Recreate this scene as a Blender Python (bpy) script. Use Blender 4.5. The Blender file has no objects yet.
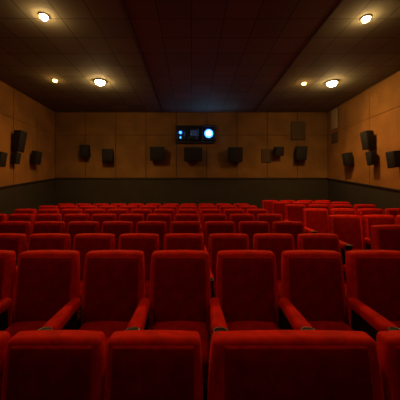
import bpy, bmesh, math, random
from mathutils import Vector, Matrix
random.seed(4)
S = bpy.context.scene
COL = S.collection
try:
    S.view_settings.view_transform = 'Standard'
except Exception: pass

# ---------------------------------------------------------------- materials
def mat(name, col, rough=0.7, var=0.0, scale=20, bump=0.0, bscale=200, sheen=0.0, metal=0.0, spec=0.3, sheen_tint=None):
    m = bpy.data.materials.new(name); m.use_nodes = True
    nt = m.node_tree; b = nt.nodes['Principled BSDF']
    b.inputs['Roughness'].default_value = rough
    b.inputs['Metallic'].default_value = metal
    b.inputs['Specular IOR Level'].default_value = spec
    b.inputs['Base Color'].default_value = (*col, 1)
    tc = nt.nodes.new('ShaderNodeTexCoord')
    if var > 0:
        n = nt.nodes.new('ShaderNodeTexNoise'); n.inputs['Scale'].default_value = scale
        n.inputs['Detail'].default_value = 4
        nt.links.new(tc.outputs['Object'], n.inputs['Vector'])
        r = nt.nodes.new('ShaderNodeValToRGB')
        r.color_ramp.elements[0].position = 0.3; r.color_ramp.elements[1].position = 0.7
        r.color_ramp.elements[0].color = (*[c*(1-var) for c in col], 1)
        r.color_ramp.elements[1].color = (*[min(1, c*(1+var)) for c in col], 1)
        nt.links.new(n.outputs['Fac'], r.inputs['Fac'])
        nt.links.new(r.outputs['Color'], b.inputs['Base Color'])
    if bump > 0:
        n2 = nt.nodes.new('ShaderNodeTexNoise'); n2.inputs['Scale'].default_value = bscale
        nt.links.new(tc.outputs['Object'], n2.inputs['Vector'])
        bp = nt.nodes.new('ShaderNodeBump'); bp.inputs['Strength'].default_value = bump
        bp.inputs['Distance'].default_value = 0.01
        nt.links.new(n2.outputs['Fac'], bp.inputs['Height'])
        nt.links.new(bp.outputs['Normal'], b.inputs['Normal'])
    if sheen > 0:
        b.inputs['Sheen Weight'].default_value = sheen
        b.inputs['Sheen Roughness'].default_value = 0.4
        b.inputs['Sheen Tint'].default_value = (*(sheen_tint or col), 1)
    return m

def emat(name, col, st):
    m = bpy.data.materials.new(name); m.use_nodes = True
    b = m.node_tree.nodes['Principled BSDF']
    b.inputs['Base Color'].default_value = (0.02, 0.02, 0.02, 1)
    b.inputs['Emission Color'].default_value = (*col, 1)
    b.inputs['Emission Strength'].default_value = st
    return m

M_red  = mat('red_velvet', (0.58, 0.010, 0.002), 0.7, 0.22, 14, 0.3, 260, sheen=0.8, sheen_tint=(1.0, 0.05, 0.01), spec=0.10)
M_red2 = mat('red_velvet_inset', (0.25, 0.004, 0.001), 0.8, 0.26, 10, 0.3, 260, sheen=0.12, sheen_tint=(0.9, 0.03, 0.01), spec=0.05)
M_pipe = mat('red_piping', (0.36, 0.010, 0.004), 0.6)
M_blk  = mat('black_plastic', (0.012, 0.011, 0.010), 0.45)
M_cup  = mat('cup_ring_grey', (0.25, 0.23, 0.21), 0.3, metal=0.6)
M_wall = mat('tan_acoustic_fabric', (0.29, 0.120, 0.020), 0.9, 0.22, 1.6, 0.3, 120)
M_wallb= mat('tan_back_fabric', (0.225, 0.105, 0.022), 0.9, 0.20, 1.6, 0.3, 120)
M_gap  = mat('panel_gap_dark', (0.035, 0.018, 0.006), 0.9)
M_dado = mat('charcoal_dado', (0.040, 0.032, 0.020), 0.85, 0.12, 3, 0.2, 90)
M_trim = mat('trim_dark_bronze', (0.03, 0.021, 0.012), 0.5)
M_carp = mat('dark_carpet', (0.03, 0.010, 0.010), 0.95, 0.3, 60, 0.4, 300)
M_spk  = mat('speaker_black', (0.012, 0.010, 0.009), 0.6)
M_gril = mat('speaker_grille', (0.018, 0.015, 0.012), 0.8, 0.4, 150, 0.5, 300)
M_brown= mat('brown_patch', (0.09, 0.050, 0.018), 0.8)
M_pale = mat('pale_panel', (0.42, 0.28, 0.13), 0.7)
M_met  = mat('lamp_ring_metal', (0.25, 0.2, 0.15), 0.4, metal=0.8)
M_hot  = emat('lamp_glow', (1.0, 0.72, 0.34), 130)
M_warm = emat('lamp_glow_dim', (1.0, 0.45, 0.10), 14)
M_blue = emat('projector_blue', (0.03, 0.20, 1.0), 5)
M_blue2= emat('projector_screen_dim', (0.04, 0.10, 0.22), 0.14)
M_white= emat('projector_beam_lens', (0.30, 0.65, 1.0), 30)

def ceil_mat():
    m = bpy.data.materials.new('ceiling_tiles'); m.use_nodes = True
    nt = m.node_tree; b = nt.nodes['Principled BSDF']; b.inputs['Roughness'].default_value = 0.85
    b.inputs['Specular IOR Level'].default_value = 0.2
    tc = nt.nodes.new('ShaderNodeTexCoord')
    br = nt.nodes.new('ShaderNodeTexBrick')
    br.offset = 0.0; br.squash = 1.0
    br.inputs['Scale'].default_value = 1.0
    br.inputs['Brick Width'].default_value = 0.60
    br.inputs['Row Height'].default_value = 0.60
    br.inputs['Mortar Size'].default_value = 0.010
    br.inputs['Mortar Smooth'].default_value = 0.3
    br.inputs['Color1'].default_value = (0.155, 0.145, 0.095, 1)
    br.inputs['Color2'].default_value = (0.20, 0.185, 0.125, 1)
    br.inputs['Mortar'].default_value = (0.06, 0.052, 0.032, 1)
    nt.links.new(tc.outputs['Object'], br.inputs['Vector'])
    nt.links.new(br.outputs['Color'], b.inputs['Base Color'])
    return m
M_ceil = ceil_mat()

# ---------------------------------------------------------------- mesh helpers
class B:
    def __init__(s, mats): s.bm = bmesh.new(); s.mats = mats
    def _mi(s, m): return s.mats.index(m)
    def merge(s, tmp, m, smooth=False):
        mi = s._mi(m)
        vm = {}
        for v in tmp.verts: vm[v] = s.bm.verts.new(v.co)
        for f in tmp.faces:
            try: nf = s.bm.faces.new([vm[v] for v in f.verts])
            except ValueError: continue
            nf.material_index = mi; nf.smooth = smooth
        tmp.free()
    def box(s, c, d, m, bev=0.0, seg=3, fn=None, rot=None, smooth=None, cuts=0):
        t = bmesh.new(); bmesh.ops.create_cube(t, size=1)
        for v in t.verts: v.co = Vector((v.co.x*d[0], v.co.y*d[1], v.co.z*d[2]))
        if bev > 0:
            bmesh.ops.bevel(t, geom=t.edges[:], offset=bev, segments=seg, profile=0.5, affect='EDGES')
        if cuts:
            for ax in (0, 2):
                for k in range(1, cuts+1):
                    p = [0, 0, 0]; p[ax] = (k/(cuts+1)-0.5)*(d[ax]-2*bev); n = [0, 0, 0]; n[ax] = 1
                    bmesh.ops.bisect_plane(t, geom=t.verts[:]+t.edges[:]+t.faces[:], plane_co=p, plane_no=n)
        if fn:
            for v in t.verts: v.co = Vector(fn(v.co))
        if rot is not None:
            bmesh.ops.transform(t, matrix=rot, verts=t.verts[:])
        for v in t.verts: v.co += Vector(c)
        s.merge(t, m, (bev > 0) if smooth is None else smooth)
    def cyl(s, c, r1, r2, h, m, n=20, axis='Z', smooth=True):
        t = bmesh.new()
        bmesh.ops.create_cone(t, cap_ends=True, segments=n, radius1=r1, radius2=r2, depth=h)
        if axis == 'Y': bmesh.ops.rotate(t, matrix=Matrix.Rotation(math.pi/2, 3, 'X'), verts=t.verts[:])
        if axis == 'X': bmesh.ops.rotate(t, matrix=Matrix.Rotation(math.pi/2, 3, 'Y'), verts=t.verts[:])
        for v in t.verts: v.co += Vector(c)
        s.merge(t, m, False)
    def torus(s, c, R, r, m, n=24, k=8):
        t = bmesh.new(); rings = []
        for i in range(n):
            a = 2*math.pi*i/n
            rings.append([t.verts.new(((R+r*math.cos(2*math.pi*j/k))*math.cos(a), (R+r*math.cos(2*math.pi*j/k))*math.sin(a), r*math.sin(2*math.pi*j/k))) for j in range(k)])
        for i in range(n):
            for j in range(k):
                t.faces.new([rings[i][j], rings[(i+1)%n][j], rings[(i+1)%n][(j+1)%k], rings[i][(j+1)%k]])
        for v in t.verts: v.co += Vector(c)
        s.merge(t, m, True)
    def prism(s, poly, off, m):
        a = [s.bm.verts.new(p) for p in poly]; b = [s.bm.verts.new(Vector(p)+Vector(off)) for p in poly]
        mi = s._mi(m); n = len(poly); fs = [s.bm.faces.new(a), s.bm.faces.new(b[::-1])]
        for i in range(n): fs.append(s.bm.faces.new([a[i], b[i], b[(i+1)%n], a[(i+1)%n]]))
        for f in fs: f.material_index = mi
    def mesh(s, name):
        bmesh.ops.recalc_face_normals(s.bm, faces=s.bm.faces[:])
        me = bpy.data.meshes.new(name); s.bm.to_mesh(me); s.bm.free()
        for m in s.mats: me.materials.append(m)
        return me
def obj(name, me, loc=(0, 0, 0), rot=(0, 0, 0)):
    o = bpy.data.objects.new(name, me); o.location = loc; o.rotation_euler = rot; COL.objects.link(o); return o

# ---------------------------------------------------------------- geometry constants
CAMZ = 1.60
XL, XR = -5.5, 5.5
YB = 10.48
YF = -3.0
HC = 4.78

# ---------------------------------------------------------------- seats
TOP = 1.05
def make_seat(name, wb, pitch, last=False, th=0.13, armw=0.118):
    """wb = back width ; facing -Y ; origin on floor below top-front edge of the back"""
    b = B([M_red, M_red2, M_pipe, M_blk, M_cup])
    zb = 0.30; hb = TOP - zb
    lean = 0.09
    def backfn(co):
        x, y, z = co
        t = (z/hb)+0.5
        x = x*(0.985 + 0.03*math.sin(math.pi*min(1, t)) - 0.035*t*t)
        u = abs(2*x/wb)
        z2 = z - (0.012*u*u if t > 0.5 else 0)
        y2 = y*(1-0.12*t) - lean*(1-t) + (-0.018*math.sin(math.pi*t)*(1-u*u) if y < 0 else 0)
        return (x, y2, z2)
    b.box((0, th/2, zb+hb/2), (wb, th, hb), M_red, bev=0.034, seg=5, fn=backfn, cuts=6)
    iw, ih = wb*0.85, hb*0.89
    def inf(co):
        x, y, z = co
        zz = z - hb*0.005
        t = (zz/hb)+0.5; u = abs(2*x/iw)
        return (x*(1.0-0.04*t), y - lean*(1-t) - 0.022*math.sin(math.pi*t)*(1-0.6*u*u), zz)
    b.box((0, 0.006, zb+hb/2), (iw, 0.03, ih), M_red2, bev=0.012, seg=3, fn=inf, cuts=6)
    def shell(co):
        x, y, z = co; t = (z/(hb*0.86))+0.5
        return (x, y - lean*(1-t)*0.9, z)
    b.box((0, th+0.004, zb+hb*0.44), (wb*0.9, 0.02, hb*0.86), M_blk, bev=0.008, seg=2, fn=shell)
    cw = pitch - 0.125
    def cus(co):
        x, y, z = co
        u = 2*x/cw
        return (x, y, z + (0.02*(1-u*u) if z > 0 else 0) - 0.03*(y+0.22)*(-1))
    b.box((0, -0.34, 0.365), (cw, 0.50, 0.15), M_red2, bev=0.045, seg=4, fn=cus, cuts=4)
    b.box((0, -0.32, 0.275), (cw*0.86, 0.40, 0.05), M_blk, bev=0.01, seg=2)
    sides = [-1] + ([1] if last else [])
    for sd in sides:
        x = sd*pitch/2
        b.box((x, -0.27, 0.29), (0.05, 0.36, 0.58), M_blk, bev=0.012, seg=2)
        b.box((x, -0.27, 0.012), (0.09, 0.44, 0.024), M_blk, bev=0.006, seg=1)
        def arm(co):
            xx, y, z = co
            f = (0.25 - y)/0.50
            return (xx*(0.70+0.36*f), y, z - 0.02*f)
        b.box((x, -0.30, 0.615), (armw, 0.50, 0.095), M_red, bev=0.040, seg=5, fn=arm, cuts=3)
        b.cyl((x, -0.585, 0.585), 0.038, 0.052, 0.09, M_blk)
        b.torus((x, -0.585, 0.632), 0.050, 0.0035, M_cup)
    b.cyl((0, -0.22, 0.14), 0.03, 0.03, 0.28, M_blk, 12)
    b.box((0, -0.22, 0.012), (0.16, 0.3, 0.024), M_blk, bev=0.006, seg=1)
    return b.mesh(name)

P = 0.62
me_seat  = make_seat('cinema_seat_mesh', 0.565, P)
me_seatL = make_seat('cinema_seat_end_mesh', 0.565, P, last=True)
me_front = make_seat('cinema_seat_front_mesh', 0.596, 0.61, th=0.13, armw=0.09)
me_love  = make_seat('loveseat_mesh', 1.045, 1.055, last=False, th=0.13, armw=0.09)

rows = [(2.41, -.565), (3.55, -.59), (4.67, -.550), (5.79, -.51), (6.91, -.475), (8.03, -.45), (9.15, -.44)]
fl = [(y, CAMZ + t - TOP) for y, t in rows]
ROW1_Y = 1.56; ROW1_F = CAMZ - 0.885 - TOP
RB = 0.12
OFF = -0.105
for r, (y, z) in enumerate(fl):
    kmin = int(math.floor((XL+0.45-OFF)/P))+1
    kmax = 3
    for k in range(kmin, kmax+1):
        obj('cinema_seat', me_seatL if k == kmax else me_seat, (OFF+k*P, y, z))
    x0 = 2.78
    n = int((XR-0.35-x0)/P)+1
    for k in range(n):
        obj('cinema_seat', me_seatL if k == n-1 else me_seat, (x0+k*P, y, z+RB))
def px(p): return (p-191.5)/260*ROW1_Y
w1 = 0.607
xB = px(153.5)
for k in (-4, -3, -2, -1, 0): obj('cinema_seat', me_front, (xB+k*w1, ROW1_Y, ROW1_F))
xl = px(295.5); obj('cinema_loveseat', me_love, (xl, ROW1_Y, ROW1_F))
for k in range(0, 3): obj('cinema_seat', me_front, (xl+0.53+0.31+k*w1, ROW1_Y, ROW1_F))

# ---------------------------------------------------------------- floor (terraced)
b = B([M_carp])
base = -0.6
def slab(x0, x1, y0, y1, top):
    b.box(((x0+x1)/2, (y0+y1)/2, (top+base)/2), (x1-x0, y1-y0, top-base), M_carp)
slab(XL, XR, YF, 1.76, ROW1_F)
edges = [1.76] + [y-0.70 for y, z in fl[1:]] + [YB]
for i, (y, z) in enumerate(fl):
    slab(XL, 2.13, edges[i], edges[i+1], z)
    slab(2.13, XR, edges[i], edges[i+1], z+RB)
obj('floor', b.mesh('floor'))

# ---------------------------------------------------------------- ceiling
b = B([M_ceil, M_trim])
b.box(((XL+XR)/2, (YF+YB)/2, HC+0.05), (XR-XL+0.4, YB-YF+0.4, 0.1), M_ceil)
obj('ceiling', b.mesh('ceiling'))
for i, xx in enumerate((-1.15, 2.5)):
    b = B([M_trim]); b.box((xx, (YF+YB)/2, HC-0.008), (0.03, YB-YF, 0.016), M_trim); obj('trim_%d' % (i+1), b.mesh('trim'))

# ---------------------------------------------------------------- walls
def dado_z(y):
    return 1.60 + (y-6.95)*0.136
DB = 2.08
b = B([M_gap, M_wallb, M_dado])
b.box((0, YB+0.13, (HC+base)/2), (XR-XL+0.4, 0.2, HC-base), M_gap)
b.box((0, YB+0.015, (DB+base)/2), (XR-XL, 0.03, DB-base), M_dado)
nx = 9; pw = (XR-XL)/nx
for i in range(nx):
    for (z0, z1) in ((DB+0.05, 3.85), (3.85, HC)):
        b.box((XL+(i+0.5)*pw, YB+0.015, (z0+z1)/2), (pw-0.020, 0.03, z1-z0-0.012), M_wallb, bev=0.005, seg=1, smooth=False)
obj('wall_back', b.mesh('wall_back'))
b = B([M_trim]); b.box((0, YB-0.01, DB+0.025), (XR-XL, 0.03, 0.05), M_trim); obj('trim_3', b.mesh('trim'))
for side, X, sg in (('left', XL, -1), ('right', XR, 1)):
    b = B([M_gap, M_wall, M_dado])
    b.box((X+sg*0.13, (YF+YB)/2, (HC+base)/2), (0.2, YB-YF, HC-base), M_gap)
    step = 1.22; y = YB
    while y > YF:
        y1 = max(YF, y-step)
        a, c = y1+0.011, y-0.011
        for lo_, hi_ in ((None, 3.85), (3.85, HC)):
            za = dado_z(a)+0.04 if lo_ is None else lo_+0.006
            zc = dado_z(c)+0.04 if lo_ is None else lo_+0.006
            h_ = hi_-0.006 if hi_ < HC else HC
            b.prism([(X+sg*0.03, a, za), (X+sg*0.03, c, zc), (X+sg*0.03, c, h_), (X+sg*0.03, a, h_)], (-sg*0.03, 0, 0), M_wall)
        y = y1
    b.prism([(X+sg*0.03, YF, base), (X+sg*0.03, YB, base), (X+sg*0.03, YB, dado_z(YB)), (X+sg*0.03, YF, dado_z(YF))], (-sg*0.03, 0, 0), M_dado)
    obj('wall_'+side, b.mesh('wall_'+side))
    b = B([M_trim])
    b.prism([(X, YF, dado_z(YF)), (X, YB, dado_z(YB)), (X, YB, dado_z(YB)+0.05), (X, YF, dado_z(YF)+0.05)], (-sg*0.025, 0, 0), M_trim)
    obj('trim_%d' % (4 if sg < 0 else 5), b.mesh('trim'))
b = B([M_wallb]); b.box((0, YF-0.1, (HC+base)/2), (XR-XL+0.4, 0.2, HC-base), M_wallb); obj('wall_front', b.mesh('wall_front'))

# ---------------------------------------------------------------- speakers
def speaker_mesh(w, h, d=0.32, off=0.12):
    b = B([M_spk, M_gril, M_blk])
    def tp(co):
        x, y, z = co; f = 0.5 - y/d
        return (x*(0.86+0.14*f), y, z*(0.90+0.10*f))
    R = Matrix.Rotation(math.radians(10), 4, 'X')
    b.box((0, -d/2-off, 0), (w, d, h), M_spk, bev=0.018, seg=2, fn=tp, rot=R)
    b.box((0, -d-off+0.005, 0.0-0.10*d), (w*0.90, 0.02, h*0.90), M_gril, bev=0.006, seg=2, rot=R)
    b.box((0, -0.012, 0.0), (w*0.35, 0.024, h*0.4), M_blk, bev=0.004, seg=1)
    b.box((0, -off/2-0.02, 0.0), (0.06, off+0.04, 0.06), M_blk)
    return b.mesh('wall_speaker_mesh')
kb = YB/260
def back_speaker(cx, cy, w, h):
    d = 0.26; yy = YB-0.25; k2 = yy/260
    obj('wall_speaker', speaker_mesh(w*k2, h*k2, d, 0.08), ((cx-191.5)*k2, YB, CAMZ+(191-cy)*k2))
for a in ((85, 150.5, 9, 12), (108, 155, 11, 13), (157.5, 153.5, 15, 14), (193, 154, 18, 14), (235, 154.5, 15, 15), (279, 151, 9, 9), (301, 153, 11, 14)):
    back_speaker(*a)
def side_speaker(cx, cy, w, h, d=0.24, off=0.06):
    sg = 1 if cx > 191.5 else -1
    X = XR if sg > 0 else XL
    Xi = X - sg*(d/2+off)
    y = Xi*260/(cx-191.5)
    z = CAMZ + (191-cy)/260*y
    rz = -math.pi/2 if sg > 0 else math.pi/2
    obj('wall_speaker', speaker_mesh(w, h, d, off), (X, y, z), (0, 0, rz))
side_speaker(19, 141, 0.30, 0.66)
side_speaker(0, 159, 0.26, 0.42, 0.2)
side_speaker(36, 157.5, 0.30, 0.46, 0.22)
side_speaker(368, 140, 0.30, 0.56)
side_speaker(395, 159, 0.30, 0.44)
side_speaker(348, 159, 0.30, 0.44, 0.22)
side_speaker(372, 158, 0.24, 0.42, 0.2)
side_speaker(16, 158, 0.2, 0.36, 0.16)
for i, (cx, cy, w, h) in enumerate(((298, 131, 14, 18), (266, 156, 9, 13))):
    b = B([M_brown, M_trim])
    b.box((0, 0, 0), (w*kb, 0.04, h*kb), M_brown, bev=0.008, seg=2)
    b.box((0, 0.012, 0), (w*kb+0.03, 0.016, h*kb+0.03), M_trim)
    obj('wall_vent_panel', b.mesh('vent'), ((cx-191.5)*kb, YB-0.02, CAMZ+(191-cy)*kb))
for (cx, cy, w, h) in ((335, 119, 0.42, 0.75), (335, 138, 0.36, 0.36)):
    y = XR*260/(cx-191.5); z = CAMZ+(191-cy)/260*y
    b = B([M_pale, M_trim, M_brown]); b.box((0, 0, 0), (0.04, w, h), M_pale if h > 0.5 else M_brown, bev=0.008, seg=2)
    b.box((0.012, 0, 0), (0.016, w+0.04, h+0.04), M_trim)
    obj('wall_notice_panel', b.mesh('panel'), (XR-0.02, y, z))

# ---------------------------------------------------------------- projection booth window
b = B([M_trim, M_blk, M_blue, M_blue2, M_white, M_spk])
W, H = 1.56, 0.66
cx, cz = (195.5-191.5)*kb, CAMZ+(191-134.5)*kb
b.box((0, -0.01, 0), (W-0.04, 0.02, H-0.04), M_blk)
for (x, z, w, h) in ((0, H/2, W, 0.05), (0, -H/2, W, 0.05), (-W/2, 0, 0.05, H), (W/2, 0, 0.05, H), (-0.30, 0, 0.04, H), (0.28, 0, 0.04, H)):
    b.box((x, -0.05, z), (w, 0.10, h), M_trim, bev=0.006, seg=1, smooth=False)
b.box((-0.56, -0.05, -0.02), (0.40, 0.08, 0.40), M_spk, bev=0.01, seg=2)
b.cyl((-0.60, -0.11, 0.05), 0.10, 0.085, 0.06, M_trim, 20, 'Y')
b.cyl((-0.60, -0.145, 0.05), 0.06, 0.05, 0.012, M_blue, 20, 'Y')
b.box((-0.60, -0.095, -0.14), (0.05, 0.012, 0.08), M_blue)
b.box((-0.44, -0.095, 0.0), (0.05, 0.012, 0.16), M_blue2)
b.box((-0.08, -0.04, 0.02), (0.26, 0.05, 0.30), M_blue2, bev=0.008, seg=1)
b.box((-0.08, -0.06, -0.15), (0.36, 0.06, 0.16), M_spk, bev=0.008, seg=1)
b.box((0.10, -0.05, 0.06), (0.05, 0.04, 0.30), M_blue2)
b.box((0.53, -0.05, -0.02), (0.42, 0.08, 0.44), M_spk, bev=0.01, seg=2)
b.cyl((0.53, -0.11, 0.02), 0.175, 0.16, 0.05, M_blue, 24, 'Y')
b.cyl((0.53, -0.15, 0.02), 0.10, 0.09, 0.03, M_white, 24, 'Y')
bo = obj('projection_booth_window', b.mesh('booth'), (cx, YB, cz))
for (x, p) in ((0.53, 3.0), (-0.58, 0.8)):
    L = bpy.data.lights.new('projector_lamp', 'POINT'); L.energy = p; L.color = (0.08, 0.30, 1.0); L.shadow_soft_size = 0.05
    lo = bpy.data.objects.new('projector_lamp', L); lo.location = (x, -0.24, 0.02); lo.parent = bo; COL.objects.link(lo)

# ---------------------------------------------------------------- ceiling downlights, visible ones and added fill
def downlight_or_fill(x, y, r, m, power, size=150, col=(1.0, 0.52, 0.16), aim=None, halo=0, blend=0.8):
    b = B([M_met, m])
    b.torus((0, 0, -0.005), r*1.25, r*0.22, M_met, 28, 8)
    t = bmesh.new(); bmesh.ops.create_uvsphere(t, u_segments=20, v_segments=10, radius=r)
    for v in t.verts: v.co.z = v.co.z*0.7 - 0.03
    b.merge(t, m, True)
    o = obj('ceiling_downlight_or_fill', b.mesh('downlight_or_fill'), (x, y, HC-0.005))
    L = bpy.data.lights.new('downlight_or_fill_lamp', 'SPOT'); L.energy = power; L.color = col
    L.spot_size = math.radians(size); L.spot_blend = blend; L.shadow_soft_size = 0.08
    lo = bpy.data.objects.new('lamp', L); lo.location = (0, 0, -0.16); lo.parent = o; COL.objects.link(lo)
    if aim:
        lo.rotation_euler = (Vector(aim)-Vector((x, y, HC-0.165))).to_track_quat('-Z', 'Y').to_euler()
    if halo:
        L = bpy.data.lights.new('downlight_bulb', 'POINT'); L.energy = halo; L.color = col; L.shadow_soft_size = 0.06
        lo = bpy.data.objects.new('bulb', L); lo.location = (0, 0, -0.20); lo.parent = o; COL.objects.link(lo)
def cpos(px_, py_):
    y = (HC-CAMZ)*260/(191-py_); return ((px_-191.5)/260*y, y)
for (a, c, r, m, p, h) in ((100, 81, 0.13, M_hot, 135, 9), (332, 82, 0.13, M_hot, 150, 9), (44, 15.5, 0.065, M_hot, 105, 4), (366, 17.5, 0.065, M_hot, 115, 4),
                        (55, 79.5, 0.065, M_warm, 35, 3), (304, 82.5, 0.065, M_warm, 35, 3)):
    x, y = cpos(a, c); downlight_or_fill(x, y, r, m, p, halo=h)
for (x, y, p) in ((-2.0, 2.0, 85), (0.0, 2.0, 72), (2.2, 2.0, 85)):
    downlight_or_fill(x, y, 0.055, M_warm, p, 84)  # unseen lamps added overhead to brighten the seat tops
downlight_or_fill(0.3, 0.2, 0.055, M_warm, 26, 60)  # unseen weak lamp, added to lift the front-row seat faces
downlight_or_fill(3.2, 3.3, 0.055, M_warm, 230, 36, aim=(3.1, 5.4, 1.0))  # narrow spot added out of frame to brighten the right-hand seats

# ---------------------------------------------------------------- world & camera
w = bpy.data.worlds.new('World'); S.world = w; w.use_nodes = True
w.node_tree.nodes['Background'].inputs['Color'].default_value = (0.01, 0.008, 0.006, 1)
cam = bpy.data.cameras.new('Camera'); cam.sensor_width = 36; cam.sensor_fit = 'HORIZONTAL'
cam.lens = 36*260/400
cam.shift_x = 8.5/400; cam.shift_y = -9/400
cam.clip_start = 0.05
co = bpy.data.objects.new('Camera', cam); co.location = (0, 0, CAMZ); co.rotation_euler = (math.pi/2, 0, 0)
COL.objects.link(co); S.camera = co
